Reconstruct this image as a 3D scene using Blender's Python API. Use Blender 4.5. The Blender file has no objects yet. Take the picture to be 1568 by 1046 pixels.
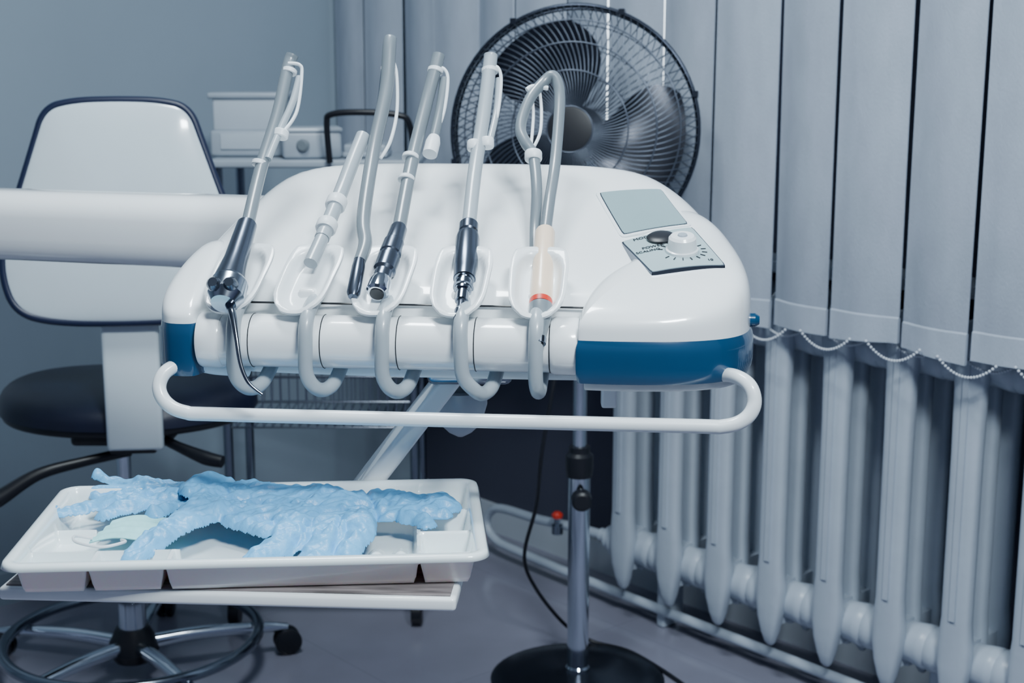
import bpy, bmesh, math, random
import numpy as np
from math import sin, cos, pi, radians, sqrt, exp
from mathutils import Vector, Matrix, noise
from mathutils.bvhtree import BVHTree
from mathutils.geometry import delaunay_2d_cdt
random.seed(4)

# ------------------------------------------------------------------ materials
def mat(name, col, rough=0.5, metal=0.0, coat=0.0, var=0.06, nscale=12.0, bump=0.0, bscale=200.0,
        trans=0.0, emis=None, estr=0.0, sub=0.0, sheen=0.0, stretch=None):
    m = bpy.data.materials.new(name); m.use_nodes = True
    nt = m.node_tree; b = nt.nodes["Principled BSDF"]
    tc = nt.nodes.new("ShaderNodeTexCoord")
    mp = nt.nodes.new("ShaderNodeMapping")
    if stretch: mp.inputs["Scale"].default_value = stretch
    nt.links.new(tc.outputs["Object"], mp.inputs["Vector"])
    nz = nt.nodes.new("ShaderNodeTexNoise"); nz.inputs["Scale"].default_value = nscale
    nz.inputs["Detail"].default_value = 4
    nt.links.new(mp.outputs["Vector"], nz.inputs["Vector"])
    cr = nt.nodes.new("ShaderNodeValToRGB")
    c1 = [max(0, c*(1-var)) for c in col]; c2 = [min(1, c*(1+var)) for c in col]
    cr.color_ramp.elements[0].position = .3; cr.color_ramp.elements[1].position = .7
    cr.color_ramp.elements[0].color = (*c1, 1); cr.color_ramp.elements[1].color = (*c2, 1)
    nt.links.new(nz.outputs["Fac"], cr.inputs["Fac"])
    nt.links.new(cr.outputs["Color"], b.inputs["Base Color"])
    b.inputs["Roughness"].default_value = rough
    b.inputs["Metallic"].default_value = metal
    b.inputs["Coat Weight"].default_value = coat
    b.inputs["Coat Roughness"].default_value = 0.06
    b.inputs["Transmission Weight"].default_value = trans
    if sub:
        b.inputs["Subsurface Weight"].default_value = sub
        b.inputs["Subsurface Scale"].default_value = 0.01
    if emis:
        b.inputs["Emission Color"].default_value = (*emis, 1)
        b.inputs["Emission Strength"].default_value = estr
    if bump:
        n2 = nt.nodes.new("ShaderNodeTexNoise"); n2.inputs["Scale"].default_value = bscale
        nt.links.new(mp.outputs["Vector"], n2.inputs["Vector"])
        bp = nt.nodes.new("ShaderNodeBump"); bp.inputs["Strength"].default_value = bump
        bp.inputs["Distance"].default_value = 0.002
        nt.links.new(n2.outputs["Fac"], bp.inputs["Height"])
        nt.links.new(bp.outputs["Normal"], b.inputs["Normal"])
    return m

M_white = mat("white_gloss_plastic", (.86,.90,.92), .22, coat=1.0, var=.012)
M_whitem = mat("white_satin_plastic", (.77,.82,.85), .33, coat=.5, var=.02)
M_shell = mat("chair_white_shell", (.60,.69,.74), .16, coat=.8, var=.02)
M_navy = mat("navy_gloss_plastic", (.0015,.050,.125), .2, coat=.8, var=.05)
M_piping = mat("navy_piping", (.006,.012,.04), .4, var=.05)
M_seat = mat("dark_vinyl", (.006,.009,.026), .42, var=.15, bump=.1, bscale=300)
M_hose = mat("grey_silicone_hose", (.15,.18,.205), .33, coat=.3, var=.05)
M_hosel = mat("light_hose", (.33,.38,.42), .32, coat=.3, var=.04)
M_chrome = mat("chrome", (.60,.65,.72), .10, metal=1.0, var=.04)
M_chromed = mat("dark_chrome", (.22,.25,.30), .16, metal=1.0, var=.06)
M_steel = mat("brushed_steel", (.36,.41,.48), .2, metal=1.0, var=.06, nscale=60, stretch=(1,1,8))
M_gun = mat("gunmetal_grip", (.10,.12,.16), .24, metal=.85, var=.1)
M_black = mat("black_plastic", (.005,.006,.010), .4, var=.1)
M_beige = mat("beige_handpiece", (.84,.66,.50), .35, coat=.3, var=.03)
M_red = mat("red_ring", (.55,.03,.015), .4)
M_clear = mat("translucent_white_plastic", (.56,.64,.72), .3, trans=.25, coat=.3, var=.02)
M_tray = mat("tray_plastic", (.82,.89,.91), .22, coat=.6, var=.02, sub=.1)
M_glove = mat("blue_nitrile", (.13,.43,.74), .40, var=.08, nscale=25, bump=.35, bscale=240)
M_mask = mat("mask_fabric", (.34,.72,.74), .8, var=.08, nscale=80, bump=.2)
M_rad = mat("radiator_paint", (.40,.46,.54), .32, var=.05, nscale=9, bump=.25, bscale=60)
M_blind = mat("blind_fabric", (.34,.39,.47), .65, var=.06, nscale=30, bump=.35, bscale=420, stretch=(1,1,.35))
M_bead = mat("bead_chain", (.6,.65,.72), .3, var=.02)
M_wall = mat("painted_wall", (.22,.28,.345), .5, var=.03, nscale=3, bump=.08, bscale=90)
M_walld = mat("shaded_niche_wall", (.036,.040,.068), .8, var=.04, nscale=3)  # dark tone puts the shade behind radiator and blinds into the wall colour
M_ceil = mat("ceiling_paint", (.5,.54,.58), .8, var=.02)
M_frame = mat("window_frame_paint", (.42,.47,.53), .4, var=.02)
M_win = mat("window_daylight", (.8,.9,1), .3, emis=(.8,.92,1), estr=4.0)
M_wood = mat("worn_laminate", (.18,.155,.155), .5, var=.55, nscale=14, stretch=(1,9,1))
M_lcd = mat("lcd_glass", (.24,.345,.37), .14, coat=.6, var=.03)
M_panel = mat("panel_film", (.34,.45,.48), .3, var=.03)
M_blade = mat("fan_blade", (.012,.015,.025), .26, metal=.5, var=.1)
M_wire = mat("fan_wire", (.12,.14,.18), .32, metal=.9, var=.1)
M_rim = mat("fan_rim_dark", (.030,.037,.055), .25, metal=.8, var=.1)
M_cart = mat("cart_metal", (.30,.35,.41), .4, var=.05)
M_clip = mat("white_clip", (.72,.77,.81), .4, var=.02)

M_floor = bpy.data.materials.new("floor_tiles"); M_floor.use_nodes = True
nt = M_floor.node_tree; b = nt.nodes["Principled BSDF"]
tc = nt.nodes.new("ShaderNodeTexCoord"); br = nt.nodes.new("ShaderNodeTexBrick")
br.offset = 0; br.inputs["Scale"].default_value = 1.0
br.inputs["Brick Width"].default_value = .6; br.inputs["Row Height"].default_value = .6
br.inputs["Mortar Size"].default_value = .0015
br.inputs["Color1"].default_value = (.235,.24,.31,1); br.inputs["Color2"].default_value = (.245,.25,.32,1)
br.inputs["Mortar"].default_value = (.20,.205,.27,1)
nz = nt.nodes.new("ShaderNodeTexNoise"); nz.inputs["Scale"].default_value = 6
mx = nt.nodes.new("ShaderNodeMixRGB"); mx.blend_type = 'MULTIPLY'; mx.inputs[0].default_value = .25
nt.links.new(tc.outputs["Object"], br.inputs["Vector"]); nt.links.new(tc.outputs["Object"], nz.inputs["Vector"])
nt.links.new(br.outputs["Color"], mx.inputs[1]); nt.links.new(nz.outputs["Fac"], mx.inputs[2])
nt.links.new(mx.outputs[0], b.inputs["Base Color"]); b.inputs["Roughness"].default_value = .14

# ------------------------------------------------------------------ helpers
def link(o): bpy.context.scene.collection.objects.link(o); return o

def mesh_obj(name, V, F, m, sharp=38):
    me = bpy.data.meshes.new(name); me.from_pydata([tuple(v) for v in V], [], F)
    bm = bmesh.new(); bm.from_mesh(me)
    bmesh.ops.remove_doubles(bm, verts=bm.verts, dist=1e-6)
    bmesh.ops.recalc_face_normals(bm, faces=bm.faces)
    bm.to_mesh(me); bm.free()
    for p in me.polygons: p.use_smooth = True
    me.set_sharp_from_angle(angle=radians(sharp))
    me.materials.append(m)
    o = bpy.data.objects.new(name, me); return link(o)

def catmull(P, R, k=8, closed=False):
    n = len(P); Q = []; S = []
    rng = n if closed else n-1
    for i in range(rng):
        if closed: i0,i1,i2,i3 = (i-1)%n, i, (i+1)%n, (i+2)%n
        else: i0,i1,i2,i3 = max(i-1,0), i, i+1, min(i+2,n-1)
        for j in range(k):
            t = j/k
            a,b_,c,d = P[i0],P[i1],P[i2],P[i3]
            Q.append(.5*((2*b_)+(c-a)*t+(2*a-5*b_+4*c-d)*t*t+(-a+3*b_-3*c+d)*t**3))
            S.append(R[i1]*(1-t)+R[i2]*t)
    if not closed: Q.append(P[-1].copy()); S.append(R[-1])
    return Q, S

def sweep_data(P, R, n=14, closed=False, caps=True, sx=1.0, sy=1.0):
    m = len(P); T = []
    for i in range(m):
        if closed: t = P[(i+1)%m]-P[(i-1)%m]
        else: t = P[min(i+1,m-1)]-P[max(i-1,0)]
        T.append(t.normalized() if t.length > 1e-9 else (T[-1] if T else Vector((0,0,1))))
    up = Vector((0,0,1)) if abs(T[0].z) < .9 else Vector((0,1,0))
    nrm = (up - T[0]*up.dot(T[0])).normalized()
    V = []; F = []
    for i in range(m):
        nrm = (nrm - T[i]*nrm.dot(T[i])).normalized()
        bn = T[i].cross(nrm)
        for j in range(n):
            a = 2*pi*j/n
            V.append(P[i] + nrm*(cos(a)*R[i]*sx) + bn*(sin(a)*R[i]*sy))
    for i in range(m if closed else m-1):
        i2 = (i+1) % m
        for j in range(n):
            F.append((i*n+j, i*n+(j+1)%n, i2*n+(j+1)%n, i2*n+j))
    if caps and not closed:
        F.append(tuple(range(n-1,-1,-1))); F.append(tuple((m-1)*n+j for j in range(n)))
    return V, F

class Acc:
    def __init__(s): s.V=[]; s.F=[]
    def add(s, V, F):
        k=len(s.V); s.V+= [Vector(v) for v in V]; s.F += [tuple(i+k for i in f) for f in F]
    def tube(s, pts, r, n=8, smooth=True, k=6, closed=False, sx=1, sy=1):
        P=[Vector(p) for p in pts]; R=list(r) if isinstance(r,(list,tuple)) else [r]*len(P)
        if smooth: P,R=catmull(P,R,k,closed)
        s.add(*sweep_data(P,R,n,closed,True,sx,sy))
    def box(s, c, size, M=None):
        x,y,z=[q/2 for q in size]; V=[Vector((a,b_,d)) for a in(-x,x) for b_ in(-y,y) for d in(-z,z)]
        if M: V=[M@v for v in V]
        c=Vector(c); V=[v+c for v in V]
        s.add(V,[(0,1,3,2),(4,6,7,5),(0,4,5,1),(2,3,7,6),(0,2,6,4),(1,5,7,3)])
    def obj(s, name, m, sharp=38): return mesh_obj(name, s.V, s.F, m, sharp)

def tube(name, pts, r, m, n=16, smooth=True, k=8, closed=False, sx=1, sy=1):
    a=Acc(); a.tube(pts,r,n,smooth,k,closed,sx,sy); return a.obj(name,m)

def lathe(name, p0, p1, prof, m, n=28):
    p0=Vector(p0); p1=Vector(p1)
    P=[p0.lerp(p1,t) for t,_ in prof]; R=[r for _,r in prof]
    d=(p1-p0).normalized()*1e-5
    for i in range(1,len(P)):
        if (P[i]-P[i-1]).length<1e-5: P[i]=P[i-1]+d
    V=[];F=[]
    T=(p1-p0).normalized(); up=Vector((0,0,1)) if abs(T.z)<.9 else Vector((0,1,0))
    u=(up-T*up.dot(T)).normalized(); w=T.cross(u)
    for p,r in zip(P,R):
        for j in range(n):
            a=2*pi*j/n; V.append(p+u*cos(a)*max(r,1e-5)+w*sin(a)*max(r,1e-5))
    for i in range(len(P)-1):
        for j in range(n): F.append((i*n+j,i*n+(j+1)%n,(i+1)*n+(j+1)%n,(i+1)*n+j))
    F.append(tuple(range(n))); F.append(tuple((len(P)-1)*n+j for j in range(n)))
    return mesh_obj(name,V,F,m,30)

def box(name, c, size, m, bevel=.003, rot=None, seg=3):
    me=bpy.data.meshes.new(name); bm=bmesh.new(); bmesh.ops.create_cube(bm,size=1)
    for v in bm.verts: v.co=Vector((v.co.x*size[0],v.co.y*size[1],v.co.z*size[2]))
    if bevel: bmesh.ops.bevel(bm,geom=bm.edges[:],offset=bevel,segments=seg,profile=.5,affect='EDGES')
    bm.to_mesh(me); bm.free()
    for p in me.polygons: p.use_smooth=True
    me.set_sharp_from_angle(angle=radians(40)); me.materials.append(m)
    o=link(bpy.data.objects.new(name,me)); M=Matrix.Translation(Vector(c))
    if rot: M=M@rot
    me.transform(M); return o

def group(name, loc, rotz, objs, local=False):
    e=bpy.data.objects.new(name,None); e.empty_display_size=.1; link(e)
    e.location=loc; e.rotation_euler=(0,0,rotz)
    M=Matrix.Translation(Vector(loc))@Matrix.Rotation(rotz,4,'Z')
    for o in objs:
        o.parent=e
        if not local: o.matrix_parent_inverse=M.inverted()
    return e

def chaikin(P, it=3):
    for _ in range(it):
        Q=[]
        for i in range(len(P)):
            a=Vector(P[i]); b_=Vector(P[(i+1)%len(P)])
            Q.append(a*.75+b_*.25); Q.append(a*.25+b_*.75)
        P=Q
    return P

def pillow(name, outline, c, ztop, z0, p, m, rings=20, it=3):
    O=chaikin([Vector((x,y)) for x,y in outline],it); n=len(O); c=Vector(c)
    V=[];F=[]
    for k in range(rings):
        a=pi/2*k/rings; r=cos(a)**(2/p); h=sin(a)**(2/p)
        for q in O:
            s=c+(q-c)*r; V.append((s.x,s.y,z0+(ztop(s.x,s.y)-z0)*h))
    V.append((c.x,c.y,ztop(c.x,c.y)))
    for k in range(rings-1):
        for j in range(n): F.append((k*n+j,k*n+(j+1)%n,(k+1)*n+(j+1)%n,(k+1)*n+j))
    for j in range(n): F.append(((rings-1)*n+j,(rings-1)*n+(j+1)%n,len(V)-1))
    F.append(tuple(range(n-1,-1,-1)))
    return mesh_obj(name,V,F,m,50)

def band(name, outline, c, z0, z1, m, off=1.0, bulge=.004, it=3):
    O=chaikin([Vector((x,y)) for x,y in outline],it); n=len(O); c=Vector(c); V=[];F=[]
    st=8
    for k in range(st+1):
        t=k/st; e=1-abs(2*t-1)**4
        for q in O:
            d=(q-c).normalized(); s=c+(q-c)*off+d*(bulge*e)
            V.append((s.x,s.y,z0+(z1-z0)*t))
    for k in range(st):
        for j in range(n): F.append((k*n+j,k*n+(j+1)%n,(k+1)*n+(j+1)%n,(k+1)*n+j))
    F.append(tuple(range(n-1,-1,-1))); F.append(tuple(st*n+j for j in range(n)))
    return mesh_obj(name,V,F,m,50)

# ------------------------------------------------------------------ camera
cam=bpy.data.cameras.new("camera"); co=link(bpy.data.objects.new("camera",cam))
co.location=(0,0,1.30); co.rotation_euler=(radians(79),0,0)
cam.lens=50; cam.sensor_width=36; cam.clip_start=.05
cam.dof.use_dof=True; cam.dof.focus_distance=1.60; cam.dof.aperture_fstop=8
bpy.context.scene.camera=co

# ------------------------------------------------------------------ room (wall frame)
WL=(.247,3.17,0); WR=radians(-49.0)
def wbox(name,x0,x1,y0,y1,z0,z1,m,bev=0):
    o=box(name,((x0+x1)/2,(y0+y1)/2,(z0+z1)/2),(x1-x0,y1-y0,z1-z0),m,bev)
    o.location=WL; o.rotation_euler=(0,0,WR); return o
wbox("floor",-1.09,4.2,-4.4,.24,-.05,0,M_floor)
wbox("ceiling",-1.09,4.2,-4.4,.24,2.8,2.85,M_ceil)
wbox("wall_back",-1.19,-1.09,-4.4,.24,-.05,2.85,M_wall)
wbox("wall_right",-1.19,4.2,.24,.34,-.05,2.85,M_walld)
wbox("baseboard_right",-1.09,4.2,.226,.24,0,.08,M_frame)
wbox("baseboard_back",-1.09,-1.076,-4.4,.226,0,.08,M_wall)
wa=[]
g=box("pane",(-.13,.215,1.75),(.30,.01,1.6),M_win,0); wa.append(g)
for i,(x,w) in enumerate([(-.31,.06),(.05,.06)]):
    wa.append(box("frame_v%d"%i,(x,.205,1.75),(w,.05,1.7),M_frame,.004))
for i,z in enumerate([.92,2.58]):
    wa.append(box("frame_h%d"%i,(-.13,.205,z),(.42,.05,.06),M_frame,.004))
group("window_1",WL,WR,wa,True)
wbox("trim_1",-1.08,3.2,.13,.239,.865,.89,M_frame,.003)

# ------------------------------------------------------------------ vertical blinds
pitch=.152; sl=[]
beads=Acc()
def bead(acc,p,r):
    bm=bmesh.new(); bmesh.ops.create_icosphere(bm,subdivisions=1,radius=r)
    acc.add([v.co+Vector(p) for v in bm.verts],[[v.index for v in f.verts] for f in bm.faces]); bm.free()
rots={0:-5,1:2,2:-4,3:3.5,-1:4,-2:-3,-3:3,-4:-5,-5:5,-6:-4,-7:5,-8:-5,-9:3,-10:-3}
for k in range(-10,6):
    x0=.4508+k*pitch; xc=x0+pitch/2
    rot=radians(rots.get(k,random.uniform(-4,4))*1.3); w=.1470
    if k in(-1,0,1,2): w=.1450
    if k in(-2,-3): w=.1480
    zb=.788+random.uniform(-.004,.004)
    V=[];F=[]; nx=12
    zs=[zb,zb+.004,zb+.050,zb+.053,zb+.056,zb+.3,1.2,1.5,1.9,2.3,2.6]
    for s in(0,1):
        for zi,z in enumerate(zs):
            for i in range(nx+1):
                a=2*i/nx-1
                u=a*.5*w; bow=.015*(1-a*a)+.004*(abs(a)**8)
                th=.0012+(.0024 if zi<3 else 0)
                if zi==3: th=.0003
                sway=.004*sin(k*1.7+z*2.0)*(2.6-z)/2
                y=-.035-bow+sway+(th if s else -th)
                rr=rot*(1+.5*(2.6-z)/1.8)
                V.append((xc+u*cos(rr), y+u*sin(rr), z+(.006*a*sin(k*2.1) if zi<1 else 0)))
    m_=len(zs)*(nx+1)
    for s in(0,1):
        for a in range(len(zs)-1):
            for i in range(nx):
                q=s*m_+a*(nx+1)+i; F.append((q,q+1,q+nx+2,q+nx+1))
    for a in range(len(zs)-1):
        for i in(0,nx):
            q=a*(nx+1)+i; F.append((q,q+nx+1,q+nx+1+m_,q+m_))
    for i in range(nx):
        F.append((i,i+1,i+1+m_,i+m_)); q=(len(zs)-1)*(nx+1)+i; F.append((q,q+1,q+1+m_,q+m_))
    sl.append(mesh_obj("slat_%d"%(k+11),V,F,M_blind,40))
    for i in range(21):
        t=i/20
        bead(beads,(xc+.02+t*.115,-.060,zb+.004-.028*(1-(2*t-1)**2)),.0030)
        bead(beads,(xc+.045+t*.105,-.018,zb+.002-.020*(1-(2*t-1)**2)),.0028)
sl.append(beads.obj("bead_chain",M_bead,80))
sl.append(box("head_rail",(.25,-.035,2.625),(2.6,.05,.05),M_frame,.004))
group("vertical_blinds",WL,WR,sl,True)

# ------------------------------------------------------------------ radiator
rd=[]; A=Acc()
def column(acc,x,y,w,d,levels,n=20):
    V=[];F=[]
    for z,s1,s2,dy in levels:
        for j in range(n):
            a=2*pi*j/n; ca,sa=cos(a),sin(a); e=2/3.4
            V.append((x+w/2*s1*math.copysign(abs(ca)**e,ca), y+dy+d/2*s2*math.copysign(abs(sa)**e,sa), z))
    for i in range(len(levels)-1):
        for j in range(n): F.append((i*n+j,i*n+(j+1)%n,(i+1)*n+(j+1)%n,(i+1)*n+j))
    F.append(tuple(range(n))); F.append(tuple((len(levels)-1)*n+j for j in range(n)))
    acc.add(V,F)
for k in range(0,13):
    x=.146*k
    lv=[(.088,.16,.3,.004),(.096,.34,.6,.003),(.118,.56,.9,.002),(.150,.80,1.05,0),(.19,1.0,1.05,0),(.23,1.0,1,0),(.28,.86,1,0),(.60,.86,1,0),(.72,.92,1,0),(.78,1,1.1,0),(.82,.9,1,0),(.845,.55,.7,.004),(.85,.2,.3,.006)]
    column(A,x,.018,.068,.034,lv)
    A.box((x,.0,.53),(.012,.006,.50))
    column(A,x,.085,.048,.034,[(max(z,.125),a,b_,0) for z,a,b_,d in lv])
    column(A,x,.148,.068,.034,[(z,a,b_,-d) for z,a,b_,d in lv])
    A.box((x,.085,.185),(.042,.12,.095)); A.box((x,.085,.765),(.042,.12,.07))
rd.append(A.obj("sections",M_rad,60))
B=Acc()
for z in(.185,.765):
    pts=[];rr=[]
    for k in range(13):
        x=.146*k
        for dx,r in((-.055,.044),(-.035,.041),(.035,.041),(.055,.044),(.068,.045),(.0725,.041),(.0735,.041),(.078,.045)):
            pts.append((x+dx,.062,z)); rr.append(r)
    B.tube(pts,rr,20,False)
rd.append(B.obj("hubs",M_rad,60))
rd.append(tube("floor_pipe",[(-.10,.055,.185),(-.2,.056,.18),(-.34,.06,.165),(-.50,.08,.15),(-.56,.088,.13),(-.585,.09,.09),(-.55,.088,.055),(-.45,.085,.045),(0,.07,.045),(1.0,.07,.043),(2.0,.07,.043)],.012,M_rad,14))
rd.append(lathe("end_bushing",(-.11,.055,.185),(-.05,.060,.185),[(0,.017),(.4,.017),(.45,.03),(.8,.03),(.85,.040),(1,.040)],M_rad))
rd.append(lathe("valve_body",(-.24,.03,.16),(-.24,.03,.205),[(0,.014),(.5,.014),(.5,.008),(1,.008)],M_steel))
rd.append(lathe("valve_handwheel",(-.24,.03,.20),(-.24,.03,.216),[(0,.008),(.1,.013),(.6,.014),(1,.008)],M_red))
for i,x in enumerate((.073,.073+.146*5,.073+.146*10)):
    rd.append(box("foot_%d"%i,(x,.105,.075),(.025,.07,.15),M_rad,.006))
group("radiator",WL,WR,rd,True)

# ------------------------------------------------------------------ dental delivery unit
CL=(-.0657,1.50,0); CR=-.1
du=[]
AZ,BZ=1.025,.46
def ss(a,b_,x):
    t=max(0,min(1,(x-a)/(b_-a))); return t*t*(3-2*t)
def zt(x,y): return AZ+BZ*min(y,.36)-.35*max(0,y-.33)
main=[(-.322,.055),(.312,.055),(.322,.11),(.309,.19),(.270,.300),(.215,.365),(.12,.395),(-.1,.397),(-.22,.39),(-.284,.350),(-.313,.25),(-.331,.15)]
o_main=pillow("body_shell",main,(0,.21),zt,1.012,6.5,M_white,28); du.append(o_main)
du.append(band("body_band",main,(0,.21),.968,1.0125,M_navy,1.0,.003))
lobe=[(.137,.0),(.137,-.004),(.19,-.006),(.255,.0),(.305,.028),(.325,.08),(.324,.15),(.307,.22),(.277,.285),(.23,.31),(.187,.27),(.183,.18),(.186,.115),(.15,.07),(.137,.03)]
def zl(x,y): return zt(x,y)+.022*(1-ss(.03,.21,y))-.010*ss(.20,.30,y)
o_lobe=pillow("control_lobe",lobe,(.235,.12),zl,1.012,4.6,M_white,26); du.append(o_lobe)
du.append(band("control_lobe_band",lobe,(.235,.12),.966,1.0128,M_navy,1.0,.004))
ll=[(-.283,.012),(-.281,.10),(-.29,.2),(-.322,.19),(-.337,.12),(-.338,.05),(-.322,.012),(-.300,.006)]
du.append(pillow("end_lobe",ll,(-.305,.1),lambda x,y:1.040+BZ*y*.8,1.020,3.5,M_white,14))
du.append(band("end_lobe_band",ll,(-.305,.1),.962,1.0208,M_navy,1.0,.003))
und=[(x*.97,.21+(y-.21)*.97) for x,y in main]
du.append(band("underside",und,(0,.21),.955,.969,M_whitem,1.0,.001))
und2=[(.235+(x-.235)*.93,.12+(y-.12)*.93) for x,y in lobe]
du.append(band("lobe_underside",und2,(.235,.12),.957,.968,M_whitem,1.0,.001))
du.append(lathe("front_rail",(-.262,.03,1.0),(.108,.03,1.0),[(0,.0295),(1,.0295)],M_white,40))
for nm,a,bb in(("rail_cap_left",-.286,-.256),("rail_cap_right",.104,.139)):
    du.append(lathe(nm,(a,.03,1.0),(bb,.03,1.0),[(0,.024),(.08,.0305),(.2,.032),(.8,.032),(.92,.0305),(1,.024)],M_white,40))
sm=Acc()
for x in(-.238,-.158,-.074,.0107,.092):
    P=[(x+.0135,.03+.0297*cos(a),1.0+.0297*sin(a)) for a in [2*pi*i/32 for i in range(32)]]
    sm.tube(P,.0006,4,False,closed=True)
du.append(sm.obj("rail_seams",M_black))
gp=Acc(); gp.tube([(-.285,.0535,1.0385),(.14,.0535,1.0385)],.0012,5,False)
du.append(gp.obj("shell_seam",M_black))
hp=[(.245,.07,.957),(.275,.045,.966),(.300,.018,.974),(.318,-.002,.968),(.3235,-.010,.950),(.314,-.014,.934),(.292,-.016,.926),(.25,-.016,.9255),(0,-.016,.9255),(-.25,-.016,.9255),(-.292,-.016,.927),(-.314,-.012,.936),(-.3235,-.006,.952),(-.318,.004,.968),(-.300,.022,.974),(-.275,.045,.964),(-.245,.07,.957)]
du.append(tube("handle_bar",hp,.0078,M_whitem,18))
for i,x0 in enumerate((-.238,-.158,-.074,.0107,.092)):
    s=.008 if i==3 else 0
    P=[(x0,.055,1.046),(x0,.022,1.040),(x0,.000,1.026),(x0+.1*s,-.007,1.0),(x0+.4*s,-.006,.972),(x0+.006+s,.0,.956),(x0+.014+s,.012,.949),(x0+.022+s,.028,.953),(x0+.026+s,.055,.968)]
    if i==4: P=[(x0,.055,1.046),(x0,.022,1.040),(x0,.000,1.026),(x0,-.007,1.0),(x0,-.006,.972),(x0+.001,.002,.957),(x0+.002,.02,.952),(x0+.002,.06,.965)]
    du.append(tube("hose_loop_%d"%(i+1),P,.0080,M_hosel,18))
def holder(name,x,y,z,tilt,yaw=0,w=.062,L=.104):
    nx,ny=24,30; V=[];F=[]
    M=Matrix.Translation((x,y,z))@Matrix.Rotation(yaw,4,'Z')@Matrix.Rotation(tilt,4,'X')
    for s in(0,1):
        for j in range(ny+1):
            for i in range(nx+1):
                a=2*i/nx-1; c=2*j/ny-1
                cc=.55 if c<0 else .30
                wx=a*sqrt(max(0,1-cc*c*c*c*c)); wy=c*sqrt(max(0,1-.26*a*a*abs(a)))
                e=1.0+.05*c
                px=wx*w/2*1.03*e; py=wy*L/2*1.06
                r=max(abs(a),abs(c))
                bowl=max(0,1-((abs(a)/.80)**3.2+(abs(c+.05)/.84)**3.6))
                h=.0095-.0115*min(1,bowl*1.6)**.8
                h+=.003*a*a-.0015*max(c,0)
                if r>.96: h-=.0015
                if s: h-=.003
                V.append(M@Vector((px,py,h)))
    m_=(nx+1)*(ny+1)
    for s in(0,1):
        for j in range(ny):
            for i in range(nx):
                q=s*m_+j*(nx+1)+i; F.append((q,q+1,q+nx+2,q+nx+1))
    for i in range(nx):
        F.append((i,i+1,i+1+m_,i+m_)); q=ny*(nx+1)+i; F.append((q,q+1,q+1+m_,q+m_))
    for j in range(ny):
        q=j*(nx+1); F.append((q,q+nx+1,q+nx+1+m_,q+m_)); q+=nx; F.append((q,q+nx+1,q+nx+1+m_,q+m_))
    return mesh_obj(name,V,F,M_whitem,60)
for i,(x,yw) in enumerate(((-.245,-.14),(-.166,-.18),(-.081,-.12),(.005,-.05),(.090,.0))):
    du.append(holder("instrument_holder_%d"%(i+1),x,.052,1.062,radians(37),yw))
    du.append(box("holder_bracket_%d"%(i+1),(x,.062,1.048),(.02,.05,.018),M_white,.004))
def bvh(o):
    me=o.data; return BVHTree.FromPolygons([v.co for v in me.vertices],[tuple(p.vertices) for p in me.polygons])
T1,T2=bvh(o_main),bvh(o_lobe)
def surf(x,y):
    best=(-1,Vector((0,0,1)))
    for T in(T1,T2):
        l,n_,i,d=T.ray_cast(Vector((x,y,2)),Vector((0,0,-1)))
        if l is not None and l.z>best[0]: best=(l.z,n_ if n_.z>0 else -n_)
    return best
sz_,sn_=surf(-.268,.145)
du.append(lathe("side_screw",Vector((-.268,.145,sz_))-sn_*.001,Vector((-.268,.145,sz_))+sn_*.002,[(0,.005),(.8,.005),(1,.003)],M_gun))
RZ=radians(19)
def plan(cx,cy,a,b_):
    return cx+a*cos(RZ)-b_*sin(RZ), cy+(a*sin(RZ)+b_*cos(RZ))*.93
def fit(cx,cy,w,l):
    rows=[];zs=[]
    for a in np.linspace(-w/2,w/2,9):
        for b_ in np.linspace(-l/2,l/2,9):
            x,y=plan(cx,cy,a,b_); rows.append([1,x-cx,y-cy,(x-cx)**2,(y-cy)**2,(x-cx)*(y-cy)]); zs.append(surf(x,y)[0])
    A_=np.array(rows); z_=np.array(zs); c,_r,_k,_s=np.linalg.lstsq(A_,z_,rcond=None)
    res=float(np.max(z_-A_@c)); up=min(max(res,0),.0025)
    def f(x,y):
        u,v=x-cx,y-cy; z=c[0]+c[1]*u+c[2]*v+c[3]*u*u+c[4]*v*v+c[5]*u*v+up
        n_=Vector((-(c[1]+2*c[3]*u+c[5]*v),-(c[2]+2*c[4]*v+c[5]*u),1)).normalized()
        return float(z),n_
    return f
def film(name,cx,cy,w,l,m,off,r,f,n=16):
    V=[];F=[]
    for s in(0,1):
        for j in range(n+1):
            for i in range(n+1):
                a=(2*i/n-1)*w/2; b_=(2*j/n-1)*l/2
                ca=abs(a)-(w/2-r); cb=abs(b_)-(l/2-r)
                if ca>0 and cb>0:
                    q=max(ca,cb)/sqrt(ca*ca+cb*cb); a=math.copysign(w/2-r+ca*q,a); b_=math.copysign(l/2-r+cb*q,b_)
                x,y=plan(cx,cy,a,b_); z=f(x,y)[0]; V.append((x,y,z+off-(.008+off if s else 0)))
    m_=(n+1)**2
    for s in(0,1):
        for j in range(n):
            for i in range(n):
                q=s*m_+j*(n+1)+i; F.append((q,q+1,q+n+2,q+n+1))
    for i in range(n):
        F.append((i,i+1,i+1+m_,i+m_)); q=n*(n+1)+i; F.append((q,q+1,q+1+m_,q+m_))
        q=i*(n+1); F.append((q,q+n+1,q+n+1+m_,q+m_)); q+=n; F.append((q,q+n+1,q+n+1+m_,q+m_))
    return mesh_obj(name,V,F,m,30)
LC=(.201,.228); PC=(.236,.124)
fL=fit(*LC,.086,.108); fP=fit(*PC,.086,.110)
du.append(film("display_bezel",*LC,.088,.108,M_whitem,.0008,.006,fL))
du.append(film("display_screen_edge",*LC,.080,.099,M_gun,.0012,.003,fL))
du.append(film("display_screen",*LC,.078,.097,M_lcd,.0018,.003,fL))
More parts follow.
